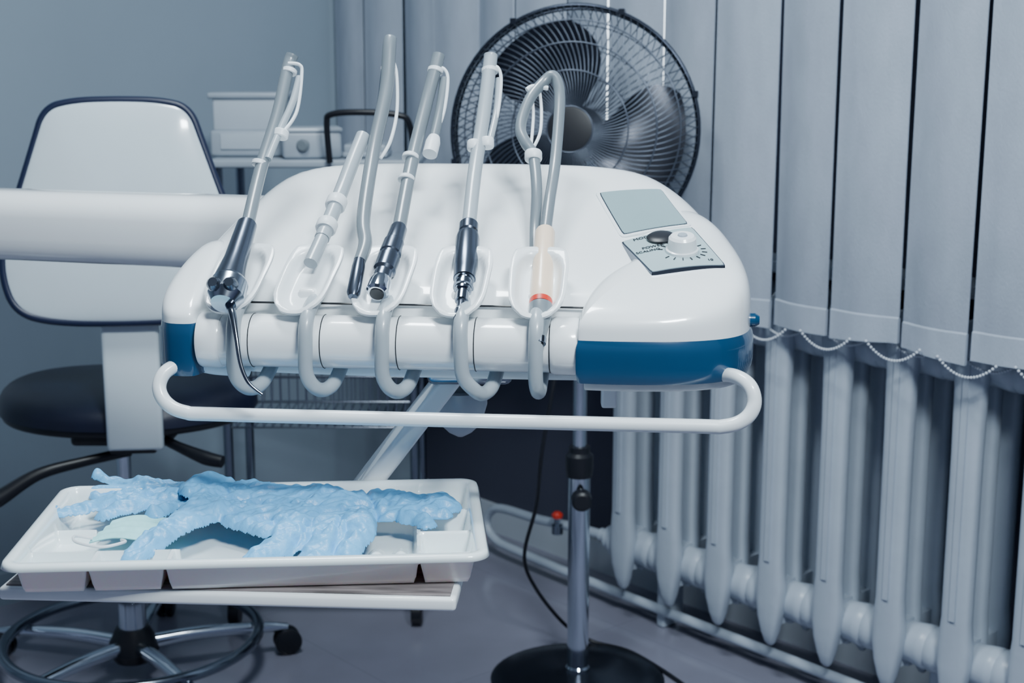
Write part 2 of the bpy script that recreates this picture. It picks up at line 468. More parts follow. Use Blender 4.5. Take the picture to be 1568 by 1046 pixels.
du.append(film("control_plate_edge",*PC,.087,.110,M_gun,.0006,.003,fP))
du.append(film("control_plate",*PC,.084,.107,M_panel,.0012,.003,fP))
def onp(a,b_,h):
    x,y=plan(*PC,a,b_); z,n_=fP(x,y); return Vector((x,y,z))+n_*h
du.append(lathe("knob_white",onp(.008,-.010,.001),onp(.008,-.010,.020),[(0,.0185),(.15,.0185),(.2,.0165),(.85,.0155),(1,.013)],M_whitem))
du.append(lathe("knob_pointer",onp(.008,-.010,.0195),onp(.008,-.010,.0215),[(0,.006),(1,.005)],M_cart))
du.append(lathe("knob_black",onp(-.002,.034,.001),onp(-.002,.034,.0065),[(0,.0165),(.5,.0165),(.8,.014),(1,.008)],M_black))
def frame_at(a,b_):
    p=onp(a,b_,.0018); z,n_=fP(p.x,p.y); t=Vector((cos(RZ),sin(RZ),0)); t=(t-n_*t.dot(n_)).normalized(); s=n_.cross(t)
    M=Matrix((t,s,n_)).transposed().to_4x4(); M.translation=p; return M
tk=Acc()
for k in range(15):
    a=radians(-150+k*300/14)
    M=frame_at(.008+cos(a)*.0250,-.010+sin(a)*.0250)
    tk.box(M.translation,(.006,.0011,.0005),M.to_3x3().to_4x4()@Matrix.Rotation(a,4,'Z'))
du.append(tk.obj("dial_marks",M_black))
def text(name,s,x,y,size):
    c=bpy.data.curves.new(name,'FONT'); c.body=s; c.size=size; c.extrude=.0002; c.align_x='CENTER'
    o=link(bpy.data.objects.new(name,c)); o.matrix_world=frame_at(x,y)
    c.materials.append(M_black); return o
du.append(text("label_power","POWER",-.018,.0125,.0075)); du.append(text("label_scaling","SCALING",-.0270,.003,.007))
du.append(text("label_max","10",.030,-.043,.007)); du.append(text("label_mode","MODE",-.020,.0435,.008))
du.append(lathe("side_button",(.322,.10,1.02),(.334,.10,1.02),[(0,.008),(.6,.008),(1,.005)],M_navy))
unit=group("dental_delivery_unit",CL,CR,du,True)
W=[]
def beam(name,p0,p1,w,h,m,bev):
    p0=Vector(p0);p1=Vector(p1); d=p1-p0; L=d.length
    R=d.to_track_quat('X','Z').to_matrix().to_4x4()
    return box(name,(p0+p1)/2,(L,w,h),m,bev,R,6)
W.append(beam("support_arm",(-1.38,2.31,1.067),(-.08,1.925,1.066),.10,.104,M_white,.036))
W.append(lathe("arm_pivot",(-1.38,2.31,.99),(-1.38,2.31,1.14),[(0,.06),(.05,.07),(.95,.07),(1,.06)],M_whitem))
W.append(lathe("support_column",(-1.38,2.31,0),(-1.38,2.31,1.0),[(0,.16),(.02,.16),(.04,.05),(1,.045)],M_whitem))
W.append(beam("tray_arm",(-.058,1.67,.955),(-.205,1.645,.765),.050,.024,M_white,.006))
W.append(box("arm_mount",(-.05,1.69,.945),(.10,.12,.03),M_chromed,.008))
W.append(lathe("arm_joint_cover",(-.065,1.74,.90),(-.065,1.74,.84),[(0,.034),(.3,.034),(.7,.027),(.9,.015),(1,.004)],M_clear))
W.append(lathe("arm_joint_post",(-.065,1.74,.955),(-.065,1.74,.89),[(0,.018),(1,.018)],M_hose))
W.append(box("hose_connector",(.113,1.62,.935),(.018,.02,.055),M_whitem,.003))
M0=Matrix.Translation(Vector(CL))@Matrix.Rotation(CR,4,'Z')
for o in W: o.parent=unit; o.matrix_parent_inverse=M0.inverted()

# ------------------------------------------------------------------ instruments
def ring(name,c,r,m,d=(0,0,1),w=.006):
    c=Vector(c); d=Vector(d).normalized()*w/2
    return lathe(name,c-d,c+d,[(0,r*.9),(.15,r),(.85,r),(1,r*.9)],m,20)
P=[]
hA=[(-.272,1.797,1.312),(-.2768,1.79,1.297),(-.285,1.75,1.241),(-.2976,1.697,1.181),(-.303,1.63,1.123)]
P.append(tube("hose",hA,.0078,M_hose))
P.append(lathe("grip",(-.3035,1.628,1.122),(-.3115,1.540,1.0625),[(0,.009),(.03,.0115),(.3,.0125),(.6,.0135),(.8,.016),(1,.019)],M_gun))
P.append(lathe("head_block",(-.309,1.548,1.068),(-.3125,1.519,1.046),[(0,.017),(.15,.0205),(.7,.0205),(1,.014)],M_steel))
for i,dx in enumerate((-.0088,.0088)):
    P.append(lathe("button_%d"%i,(-.3125+dx,1.528,1.063),(-.3130+dx,1.512,1.0715),[(0,.0080),(.7,.0080),(1,.005)],M_gun))
P.append(tube("nozzle",[(-.306,1.520,1.045),(-.300,1.505,1.036),(-.294,1.490,1.015),(-.288,1.478,.988),(-.279,1.472,.969),(-.265,1.470,.957)],[.005,.0042,.0028,.0024,.0022,.002],M_chromed,12))
P.append(tube("return_line",[(-.2760,1.786,1.302),(-.262,1.786,1.300),(-.259,1.782,1.288),(-.2625,1.757,1.245),(-.275,1.733,1.222),(-.283,1.728,1.217)],.0022,M_clip,10))
P.append(tube("arm_rod",[(-.262,1.783,1.285),(-.268,1.76,1.255),(-.279,1.735,1.225),(-.290,1.70,1.19)],.0045,M_hosel,12))
P.append(ring("clip_top",(-.275,1.787,1.292),.0095,M_clip,(.2,.5,1)))
P.append(ring("clip_mid",(-.2790,1.732,1.218),.0095,M_clip,(.2,.5,1),.010))
P.append(ring("clip_low",(-.300,1.70,1.185),.0095,M_clip,(.2,.5,1)))
group("air_water_syringe",(-.305,1.58,1.09),0,P)
P=[]
P.append(tube("hose",[(-.1505,1.807,1.333),(-.152,1.80,1.322),(-.1544,1.77,1.268),(-.1656,1.715,1.20),(-.171,1.635,1.128),(-.166,1.60,1.102),(-.1700,1.575,1.085)],[.0075,.0085,.0085,.0082,.0082,.008,.007],M_hose))
P.append(lathe("end_fitting",(-.1700,1.576,1.086),(-.1735,1.530,1.052),[(0,.0065),(.2,.0075),(.9,.0075),(1,.005)],M_gun))
P.append(tube("return_line",[(-.150,1.80,1.31),(-.143,1.79,1.29),(-.141,1.765,1.245),(-.147,1.735,1.21),(-.158,1.72,1.19)],.0022,M_clip,10))
P.append(tube("arm_rod",[(-.158,1.79,1.295),(-.162,1.76,1.25),(-.170,1.72,1.205)],.004,M_chromed,12))
P.append(ring("clip_top",(-.153,1.792,1.295),.0095,M_clip,(0,.5,1)))
group("dental_hose",(-.16,1.68,1.15),0,P)
P=[]
P.append(tube("hose",[(-.180,1.735,1.216),(-.190,1.705,1.187),(-.2016,1.665,1.15),(-.2155,1.605,1.107)],.0088,M_hosel))
P.append(ring("coupling_1",(-.2045,1.655,1.142),.0122,M_clip,(.012,.05,.037),.015))
P.append(ring("coupling_2",(-.2120,1.622,1.119),.0122,M_clip,(.012,.05,.037),.014))
P.append(tube("lower_end",[(-.2155,1.605,1.107),(-.2245,1.572,1.083)],.0080,M_hosel))
group("suction_hose",(-.205,1.65,1.14),0,P)
P=[]
P.append(tube("hose",[(-.091,1.797,1.312),(-.0936,1.79,1.30),(-.1052,1.76,1.252),(-.1195,1.70,1.185),(-.129,1.62,1.117)],.0080,M_hose))
P.append(lathe("motor_body",(-.1288,1.622,1.1185),(-.1445,1.548,1.066),[(0,.0082),(.04,.0098),(.28,.0105),(.3,.0118),(.5,.0125),(.52,.0112),(.56,.0112),(.58,.0128),(.8,.0128),(.84,.0105),(1,.0105)],M_gun))
P.append(lathe("chuck",(-.1438,1.551,1.068),(-.1475,1.533,1.055),[(0,.0112),(.3,.0128),(.85,.0128),(1,.0105)],M_chrome))
P.append(lathe("chuck_bore",(-.1474,1.5335,1.0553),(-.1477,1.532,1.0543),[(0,.008),(1,.008)],M_black))
P.append(tube("return_line",[(-.094,1.787,1.297),(-.084,1.787,1.295),(-.079,1.78,1.282),(-.083,1.757,1.245),(-.094,1.733,1.212)],.0022,M_clip,10))
P.append(tube("arm_rod",[(-.083,1.785,1.283),(-.088,1.76,1.245),(-.0965,1.725,1.204)],.0062,M_hose,12))
P.append(lathe("rod_end",(-.094,1.735,1.214),(-.0985,1.715,1.195),[(0,.007),(.3,.009),(1,.009)],M_clip))
P.append(ring("clip_top",(-.0945,1.787,1.293),.0098,M_clip,(.2,.5,1)))
P.append(ring("clip_mid",(-.121,1.705,1.192),.0100,M_clip,(.1,.6,.7)))
P.append(ring("clip_low",(-.1245,1.68,1.168),.0100,M_clip,(.1,.6,.7)))
group("dental_micromotor",(-.13,1.6,1.10),0,P)
P=[]
P.append(tube("hose",[(-.0265,1.797,1.312),(-.0274,1.79,1.30),(-.035,1.747,1.237),(-.044,1.694,1.177),(-.0494,1.625,1.12)],.0085,M_hosel))
P.append(lathe("grip",(-.0494,1.628,1.1215),(-.0525,1.553,1.068),[(0,.0095),(.03,.0112),(.16,.0112),(.19,.0095),(.22,.0125),(.3,.0138),(.8,.0138),(.86,.0128),(1,.0125)],M_gun))
P.append(lathe("neck",(-.0523,1.556,1.070),(-.0548,1.526,1.048),[(0,.0115),(.12,.0115),(.14,.0095),(.3,.0095),(.32,.0115),(.45,.0115),(.47,.0095),(.6,.0095),(.64,.0075),(1,.0075)],M_chromed))
P.append(lathe("tip",(-.0545,1.529,1.050),(-.0575,1.502,1.030),[(0,.0062),(.35,.0045),(.5,.0045),(.52,.0062),(.9,.0062),(1,.004)],M_gun))
P.append(tube("return_line",[(-.028,1.787,1.297),(-.018,1.787,1.297),(-.0135,1.78,1.282),(-.017,1.757,1.245),(-.026,1.733,1.215)],.0022,M_clip,10))
P.append(tube("arm_rod",[(-.0165,1.785,1.283),(-.019,1.76,1.245),(-.028,1.72,1.205)],.0042,M_hosel,12))
P.append(ring("clip_top",(-.0275,1.787,1.293),.0102,M_clip,(0,.5,1)))
P.append(ring("clip_mid",(-.030,1.722,1.208),.0085,M_clip,(0,.5,1),.012))
P.append(ring("clip_low",(-.0455,1.72,1.205),.0085,M_clip,(0,.5,1),.012))
group("dental_handpiece",(-.05,1.6,1.10),0,P)
P=[]
P.append(tube("hose",[(.0379,1.613,1.112),(.0435,1.65,1.145),(.0512,1.70,1.185),(.0582,1.76,1.252),(.0565,1.777,1.277),(.0495,1.782,1.287),(.0385,1.78,1.279),(.0235,1.766,1.262),(.0135,1.75,1.240),(.0105,1.735,1.222),(.0165,1.722,1.208),(.0255,1.712,1.193),(.0291,1.672,1.155),(.0269,1.64,1.115),(.026,1.60,1.085)],.0068,M_hose,16))
P.append(lathe("grip",(.0378,1.616,1.1145),(.0312,1.522,1.0445),[(0,.0100),(.03,.0115),(.5,.0118),(.8,.0125),(.97,.0125),(1,.011)],M_beige))
P.append(lathe("ring",(.03145,1.526,1.0475),(.0311,1.5205,1.0435),[(0,.0128),(1,.0125)],M_red))
P.append(lathe("nose_cone",(.0311,1.5205,1.0435),(.0296,1.487,1.0135),[(0,.0130),(.25,.0130),(.75,.0085),(1,.0073)],M_hose))
P.append(lathe("tip_collar",(.0297,1.488,1.0145),(.0294,1.483,1.009),[(0,.0075),(1,.0068)],M_chromed))
P.append(lathe("tip_hole",(.02945,1.4832,1.0093),(.0294,1.4825,1.0083),[(0,.0042),(1,.0042)],M_black))
P.append(tube("return_line",[(.034,1.775,1.268),(.036,1.76,1.245),(.034,1.735,1.22),(.026,1.718,1.203)],.002,M_clip,10))
P.append(tube("return_line_2",[(.024,1.772,1.266),(.026,1.755,1.24),(.023,1.725,1.205)],.002,M_clip,10))
P.append(tube("clip_top",[(.018,1.768,1.270),(.026,1.772,1.274),(.044,1.776,1.272)],.003,M_clip,10))
P.append(ring("clip_mid",(.0255,1.712,1.193),.0105,M_clip,(0,.5,.8),.012))
group("ultrasonic_scaler",(.035,1.57,1.08),0,P)

# ------------------------------------------------------------------ tray table + plastic tray
TP=[]
TP.append(box("plate",(0,0,.773),(.467,.270,.014),M_white,.004))
TP.append(box("surface",(0,0,.7808),(.455,.258,.002),M_wood,.0008))
TP.append(box("bracket",(.06,.05,.758),(.10,.16,.02),M_whitem,.005))
group("tray_table",(-.2795,1.487,0),radians(-3.9),TP,True)

TCX,TCY,TROT=-.2735,1.478,radians(4); TZ=.7832; TH=.034
tw,td,tr=.242,.1375,.022
def tray_sd(x,y):
    qx=abs(x)-(tw-tr); qy=abs(y)-(td-tr)
    return -(sqrt(max(qx,0)**2+max(qy,0)**2)+min(max(qx,qy),0)-tr)
def tray_h(x,y):
    def ridge(dist,wd=.0028): return 1-ss(wd*.4,wd*1.9,abs(dist))
    sd=tray_sd(x,y); H=TH
    if sd<.0025: return H-.006*(1-max(sd,0)/.0025)
    z=H*(1-ss(.010,.021,sd))
    R=0
    if x<-.075: R=max(R,ridge(y+.068))
    if y<-.068: R=max(R,ridge(x+.158),ridge(x+.082))
    R=max(R,ridge(x-.172)*.9)
    if x>.172: R=max(R,ridge(y-.045),ridge(y+.030),ridge(y+.085)*.8)
    if x<-.18 : R=max(R,ridge(y-.03)*.6)
    if .04<x<.172 and -.112<y<-.050: R=max(R,.85*abs(sin((x-.04)*2*pi/.05))**.7*(1-abs(y+.081)/.031*.35))
    return max(z,R*.024)
def tray():
    w,d,r=tw,td,tr; nx,ny=210,120; V=[];F=[]
    for j in range(ny+1):
        for i in range(nx+1):
            x=(2*i/nx-1)*w; y=(2*j/ny-1)*d
            cx=abs(x)-(w-r); cy=abs(y)-(d-r)
            if cx>0 and cy>0:
                m_=max(cx,cy); L=sqrt(cx*cx+cy*cy); s=m_/L
                x=math.copysign((w-r)+cx*s,x); y=math.copysign((d-r)+cy*s,y)
            V.append((x,y,TZ+tray_h(x,y)))
    for j in range(ny):
        for i in range(nx):
            q=j*(nx+1)+i; F.append((q,q+1,q+nx+2,q+nx+1))
    o=mesh_obj("moulded_sheet",V,F,M_tray,70)
    md=o.modifiers.new("thick",'SOLIDIFY'); md.thickness=.0012; md.offset=1
    return o
group("plastic_instrument_tray",(TCX,TCY,0),TROT,[tray()],True)
def tray_top(X,Y):
    dx,dy=X-TCX,Y-TCY; x=dx*cos(TROT)+dy*sin(TROT); y=-dx*sin(TROT)+dy*cos(TROT)
    sd=tray_sd(x,y)
    if sd<0: return TZ+TH-.004
    return TZ+tray_h(x,y)

# ------------------------------------------------------------------ gloves : limp flattened nitrile gloves (palm + five fingers + cuff)
def capsule_d(p,a,b_,ra,rb):
    ab=b_-a; L=ab.dot(ab); t=max(0,min(1,(p-a).dot(ab)/max(L,1e-12)))
    return (ra+(rb-ra)*t)-(p-(a+ab*t)).length      # >0 inside
def glove(name,parts,seed,zsup,dirang,step=.0021,amp=1.0,creases=()):
    """parts: list of (x0,y0,r0,x1,y1,r1,layer) ; each part is a flattened tube with its own soft edge, layers stack"""
    P=[(Vector((a,b_)),Vector((c,d)),r0,r1,l) for a,b_,r0,c,d,r1,l in parts]
    x0=min(min(a.x,b_.x)-max(r0,r1) for a,b_,r0,r1,l in P)-.006; x1=max(max(a.x,b_.x)+max(r0,r1) for a,b_,r0,r1,l in P)+.006
    y0=min(min(a.y,b_.y)-max(r0,r1) for a,b_,r0,r1,l in P)-.006; y1=max(max(a.y,b_.y)+max(r0,r1) for a,b_,r0,r1,l in P)+.006
    nx=int((x1-x0)/step); ny=int((y1-y0)/step)
    off=Vector((seed*3.3,seed*5.1,seed)); ca,sa=cos(dirang),sin(dirang)
    def field(x,y):
        p=Vector((x,y)); q=Vector((x,y,0))
        jit=.0022*noise.noise(q*70+off)+.0035*noise.noise(q*28+off)
        f=-1; h=0; den=0
        for a,b_,r0,r1,l in P:
            d=capsule_d(p,a,b_,r0,r1)+jit
            f=max(f,d)
            if d>0:
                r=max(r0,r1); k=min(1,d/min(r,.018)); hh=l+.0125*sqrt(max(0,1-(1-k)**2))
                h=max(h,hh)
        return f,h
    def zz(x,y,h,d):
        q=Vector((x,y,0)); base=tray_top(x,y)
        e=min(1,max(0,d)/.006)
        wv=Vector((noise.noise(q*18+off),noise.noise(q*18+off+Vector((5,5,5))),0))*.010
        qq=q+wv; u=qq.x*ca+qq.y*sa; v=-qq.x*sa+qq.y*ca
        r1=1-min(1,abs(noise.noise(Vector((u*14,v*85,seed))))*3.2)     # sharp long wrinkles
        r3=1-min(1,abs(noise.noise(Vector((u*38+v*50,v*34-u*30,seed+8))))*3.0)
        r2=1-min(1,abs(noise.noise(Vector((u*120,v*95,seed+4))))*3.0)
        big=noise.noise(q*17+off)
        z=zsup(x,y)+h*(.85+.5*big)+amp*e*(.0042*r1+.0040*r3+.0012*r2-.003)
        for (A_,B_,hh,wd) in creases:
            ab=Vector(B_)-Vector(A_); t=max(0,min(1,(Vector((x+wv.x*.5,y+wv.y*.5))-Vector(A_)).dot(ab)/ab.dot(ab)))
            dd=(Vector((x+wv.x*.5,y+wv.y*.5))-(Vector(A_)+ab*t)).length; z-=hh*max(0,1-dd/wd)
        return max(z,base+.0014)
    G={}; vals=[[field(x0+i*step,y0+j*step) for i in range(nx+1)] for j in range(ny+1)]
    V=[];F=[]; idx={}
    def vid(i,j):
        if (i,j) in idx: return idx[(i,j)]
        f,h=vals[j][i]; x=x0+i*step; y=y0+j*step
        if f<0:   # pull outside corner to the outline
            g=Vector((0,0)); 
            fx=(vals[j][min(i+1,nx)][0]-vals[j][max(i-1,0)][0])/(2*step); fy=(vals[min(j+1,ny)][i][0]-vals[max(j-1,0)][i][0])/(2*step)
            g=Vector((fx,fy)); L=max(g.length,.3); mv=min(-f/L,step*1.2)
            if g.length>1e-6: x+=g.x/g.length*mv; y+=g.y/g.length*mv
            h=0; 
            for a,b_,r0,r1,l in P:
                if capsule_d(Vector((x,y)),a,b_,r0,r1)>-.004: h=max(h,l)
            f=0
        idx[(i,j)]=len(V); V.append((x,y,zz(x,y,h,f))); return idx[(i,j)]
    for j in range(ny):
        for i in range(nx):
            c=[(i,j),(i+1,j),(i+1,j+1),(i,j+1)]
            ins=[vals[b_][a][0]>=0 for a,b_ in c]
            if sum(ins)>=2: F.append(tuple(vid(a,b_) for a,b_ in c))
    o=mesh_obj(name,V,F,M_glove,180)
    if sum(p.normal.z for p in o.data.polygons)<0: o.data.flip_normals()
    s=o.modifiers.new("soften",'SMOOTH'); s.factor=.35; s.iterations=1
    md=o.modifiers.new("thick",'SOLIDIFY'); md.thickness=.0006; md.offset=1
    s2=o.modifiers.new("sub",'SUBSURF'); s2.levels=1; s2.render_levels=1
    return o
# main glove : cuff to the right, palm in the middle, fingers towards the near-left edge
parts1=[
 (-.345,1.575,.040,-.225,1.555,.044,.004),     # palm (far half)
 (-.310,1.530,.045,-.205,1.530,.050,.004),     # palm (near half)
 (-.215,1.545,.050,-.135,1.545,.044,.003),     # wrist
 (-.140,1.550,.040,-.092,1.545,.034,.003),     # cuff
 (-.100,1.568,.018,-.082,1.580,.009,.006),     # cuff corners
 (-.098,1.520,.018,-.074,1.512,.008,.005),
 (-.110,1.505,.018,-.092,1.482,.011,.003),
 (-.335,1.515,.028,-.362,1.455,.018,.008),     # first finger
 (-.362,1.455,.018,-.388,1.394,.015,.006),
 (-.235,1.500,.030,-.232,1.440,.022,.006),     # middle fingers
 (-.232,1.440,.021,-.262,1.392,.014,.004),
 (-.200,1.495,.028,-.196,1.440,.020,.005),
 (-.196,1.440,.020,-.205,1.388,.014,.003),
 (-.175,1.500,.026,-.160,1.450,.017,.004),     # little finger
 (-.160,1.450,.017,-.172,1.405,.012,.002),
 (-.300,1.500,.024,-.262,1.462,.016,.002),     # thumb folded under
]
cr1=[((-.213,1.475),(-.232,1.395),.006,.004),((-.182,1.480),(-.187,1.400),.006,.004),((-.30,1.545),(-.215,1.520),.006,.005),((-.17,1.585),(-.15,1.505),.006,.005),((-.33,1.535),(-.275,1.575),.006,.006),((-.245,1.545),(-.165,1.560),.005,.005)]
g1=glove("glove_skin",parts1,1.0,lambda x,y:TZ+.020-.008*ss(1.45,1.39,y)+.012*ss(-.31,-.36,x)*ss(1.47,1.53,y),.55,creases=cr1,amp=1.15)
# second glove : mostly beneath, fingers spread to the far-left corner
parts2=[
 (-.430,1.580,.038,-.365,1.585,.040,.004),
 (-.365,1.585,.036,-.310,1.590,.034,.003),
 (-.425,1.600,.020,-.470,1.625,.013,.008),
 (-.470,1.625,.013,-.495,1.640,.009,.010),
 (-.435,1.575,.020,-.478,1.585,.013,.007),
 (-.440,1.560,.020,-.478,1.545,.014,.005),
 (-.478,1.545,.013,-.500,1.520,.010,.004),
 (-.415,1.555,.020,-.450,1.515,.013,.003),
 (-.390,1.560,.018,-.398,1.520,.012,.003),
]
cr2=[((-.455,1.600),(-.40,1.585),.006,.005),((-.45,1.565),(-.40,1.57),.006,.005),((-.40,1.61),(-.37,1.56),.006,.006)]
g2=glove("glove_skin",parts2,5.0,lambda x,y:TZ+.020,.15,creases=cr2,amp=1.1)
group("nitrile_glove",(-.24,1.47,.80),0,[g1]); group("nitrile_glove.001",(-.40,1.54,.80),0,[g2])
V=[];F=[];nx,ny=24,16
for s in(0,1):
    for j in range(ny+1):
        for i in range(nx+1):
            u=i/nx;v=j/ny; zz_=.798+.003*abs(sin(v*pi*4))+.003*sin(u*6)+.005*u+.005*v+(.0008 if s else 0)
            V.append((-.452+.085*u+.012*v,1.450+.062*v+.006*sin(u*3),zz_))
m_=(nx+1)*(ny+1)
for s in(0,1):
    for j in range(ny):
        for i in range(nx):
            q=s*m_+j*(nx+1)+i; F.append((q,q+1,q+nx+2,q+nx+1))
fm=[mesh_obj("pleated_cloth",V,F,M_mask,60)]
fm.append(tube("ear_loop",[(-.449,1.453,.803),(-.463,1.44,.810),(-.454,1.415,.812),(-.424,1.40,.812),(-.404,1.415,.812),(-.414,1.44,.806)],.0016,M_clip,8))
group("face_mask",(-.405,1.46,.80),0,fm)

# ------------------------------------------------------------------ dentist stool
S=[]
bo=[(.0,.207),(.08,.205),(.132,.192),(.152,.13),(.182,.04),(.215,-.05),(.220,-.12),(.198,-.185),(.13,-.205),(0,-.208)]
bo=bo+[(-x,y) for x,y in reversed(bo[1:-1])]
bp=pillow("backrest_shell",bo,(0,-.01),lambda x,y:.030-.35*x*x-.25*y*y,0,3.0,M_shell,16)
bq=pillow("backrest_cushion",bo,(0,-.01),lambda x,y:.035,0,3,M_seat,12)
O=chaikin([Vector(p) for p in bo],3)
br_=Acc(); br_.tube([(q.x,q.y,0) for q in O],.0080,10,False,closed=True); pipe=br_.obj("backrest_piping",M_piping)
yaw=radians(6)
MB=Matrix.Translation((-.732,2.66,1.03))@Matrix.Rotation(yaw,4,'Z')@Matrix.Rotation(radians(90-6),4,'X')
bp.data.transform(MB); pipe.data.transform(MB)
bq.data.transform(MB@Matrix.Scale(-1,4,(0,0,1))); bq.data.flip_normals()
S+=[bp,bq,pipe]
S.append(box("back_post",(-.730,2.672,.735),(.108,.026,.34),M_shell,.009,Matrix.Rotation(yaw,4,'Z')))
S.append(box("post_foot",(-.745,2.77,.570),(.09,.22,.02),M_black,.006,Matrix.Rotation(yaw,4,'Z')))
c=Vector((-.80,2.90))
so=[(c.x+.27*cos(a)*(1.0),c.y+.23*sin(a)) for a in [2*pi*i/16 for i in range(16)]]
S.append(pillow("seat_cushion",so,c,lambda x,y:.665+.35*((x-c.x)**2),.60,3,M_seat,14))
S.append(band("seat_pan",[(c.x+(x-c.x)*.96,c.y+(y-c.y)*.96) for x,y in so],c,.585,.602,M_black))
S.append(box("seat_mechanism",(-.79,2.86,.565),(.20,.18,.04),M_black,.01))
S.append(tube("lever_left",[(-.76,2.74,.545),(-.84,2.70,.535),(-.92,2.66,.52),(-.99,2.63,.48),(-1.03,2.62,.465)],[.010,.010,.012,.017,.014],M_black,12))
S.append(tube("lever_right",[(-.72,2.76,.575),(-.66,2.72,.56),(-.60,2.69,.545),(-.565,2.68,.54)],[.009,.010,.014,.012],M_black,12))
hx,hy=-.82,2.90
S.append(lathe("gas_lift",(hx,hy,.06),(hx,hy,.56),[(0,.03),(.35,.03),(.36,.024),(.6,.024),(.61,.015),(1,.015)],M_chrome))
S.append(lathe("hub",(hx,hy,.035),(hx,hy,.11),[(0,.04),(.3,.055),(.6,.05),(1,.034)],M_black))
S.append(tube("foot_ring",[(hx+.268*cos(a),hy+.268*sin(a),.088) for a in [2*pi*i/48 for i in range(48)]],.012,M_chromed,14,closed=True,k=2))
for i in range(5):
    a=radians(20+72*i); dx,dy=cos(a),sin(a)
    S.append(tube("spoke_%d"%i,[(hx+.03*dx,hy+.03*dy,.070),(hx+.15*dx,hy+.15*dy,.075),(hx+.28*dx,hy+.28*dy,.068),(hx+.335*dx,hy+.335*dy,.060)],[.017,.015,.012,.010],M_chrome,12))
    S.append(lathe("caster_%d"%i,(hx+.335*dx-.02*dy,hy+.335*dy+.02*dx,.03),(hx+.335*dx+.02*dy,hy+.335*dy-.02*dx,.03),[(0,.024),(.08,.03),(.4,.03),(.42,.02),(.58,.02),(.6,.03),(.92,.03),(1,.024)],M_black))
group("dentist_stool",(hx,hy,0),0,S)

# ------------------------------------------------------------------ pedestal fan
Fp=[]
def wires(name,sgn,n,twist,ywid):
    A=Acc()
    prof=[(.045,1.0),(.09,1.0),(.14,.93),(.185,.78),(.22,.55),(.238,.28),(.2475,.02)]
    for k in range(n):
        a0=2*pi*k/n; pts=[]
        for r,h in prof:
            a=a0+twist*(r/.2475)**1.3
            pts.append((r*cos(a),sgn*ywid*h,r*sin(a)))
        A.tube(pts,.0011,5,True,3)
    for r,h in((.045,1.0),(.115,.98),(.17,.86),(.215,.6)):
        A.tube([(r*cos(a),sgn*ywid*h*1.01,r*sin(a)) for a in [2*pi*i/48 for i in range(48)]],.0016,6,False,closed=True)
    return A.obj(name,M_wire,80)
head=[wires("front_grille",-1,100,.55,.062),wires("rear_grille",1,76,-.3,.075)]
R=Acc()
R.tube([(.2475*cos(a),0,.2475*sin(a)) for a in [2*pi*i/72 for i in range(72)]],.0050,10,False,closed=True)
R.tube([(.244*cos(a),.022,.244*sin(a)) for a in [2*pi*i/72 for i in range(72)]],.003,8,False,closed=True)
for a in (.3,1.2,2.1,3.4,4.5,5.5): R.box((.250*cos(a),.005,.250*sin(a)),(.012,.03,.012))
head.append(R.obj("rim_ring",M_rim))
head.append(lathe("badge",(0,-.061,0),(0,-.064,0),[(0,.046),(.5,.046),(1,.040)],M_black))
head.append(lathe("motor_housing",(0,.05,0),(0,.20,0),[(0,.04),(.1,.055),(.7,.055),(.9,.045),(1,.03)],M_black))
head.append(lathe("spinner",(0,-.015,0),(0,.06,0),[(0,.014),(.2,.026),(1,.03)],M_blade))
for k in range(3):
    V=[];F=[];nr,na=14,16; a0=2*pi*k/3+1.75
    for s in(0,1):
        for i in range(nr+1):
            r=.03+.192*i/nr; wd=.34+.42*sin(pi*min(1,(i/nr)**.8*.70+.10))
            wd*= (1-.30*(i/nr)**7)
            for j in range(na+1):
                t=(j/na-.5)*2; a=a0+t*wd+ .30*(r/.22)
                y=.012+ t*.036*(1-.35*i/nr) +.008*t*t+(.0012 if s else 0)
                V.append((r*cos(a),y,r*sin(a)))
    m_=(nr+1)*(na+1)
    for s in(0,1):
        for i in range(nr):
            for j in range(na):
                q=s*m_+i*(na+1)+j; F.append((q,q+1,q+na+2,q+na+1))
    head.append(mesh_obj("blade_%d"%(k+1),V,F,M_blade,60))
MH=Matrix.Translation((.1235,2.87,1.170))@Matrix.Rotation(radians(-10),4,'Z')@Matrix.Rotation(radians(-6),4,'X')
for o in head: o.data.transform(MH)
Fp+=head
fx,fy=.141,2.87
Fp.append(tube("neck",[(.135,2.99,1.16),(.142,3.0,1.08),(.144,2.99,.96),(.143,2.94,.88),(fx,fy,.83)],.015,M_black,12))
Fp.append(lathe("upper_pole",(fx,fy,.45),(fx,fy,.84),[(0,.0143),(1,.0143)],M_chrome))
Fp.append(lathe("lower_pole",(fx,fy,.012),(fx,fy,.475),[(0,.026),(.04,.026),(.05,.0230),(1,.0230)],M_chrome))
Fp.append(lathe("collar",(fx,fy,.455),(fx,fy,.52),[(0,.027),(.3,.029),(.7,.029),(.8,.022),(1,.022)],M_black))
Fp.append(lathe("collar_knob",(fx+.003,fy-.02,.42),(fx+.003,fy-.06,.415),[(0,.010),(.3,.010),(.35,.021),(.9,.021),(1,.016)],M_black))
Fp.append(lathe("base",(fx,fy,0),(fx,fy,.022),[(0,.185),(.2,.187),(.4,.178),(.6,.12),(.8,.05),(1,.03)],M_rim,48))
Fp.append(tube("power_cord",[(.140,2.99,1.10),(.12,2.97,.95),(.095,2.86,.72),(.0624,2.85,.516),(.0529,2.9,.387),(.027,2.95,.253),(.0523,3.0,.159),(.1199,3.03,.06),(.183,3.06,.008),(.27,3.0,.006),(.366,2.83,.006),(.43,2.66,.006)],.0042,M_black,10))
group("pedestal_fan",(fx,fy,0),0,Fp)

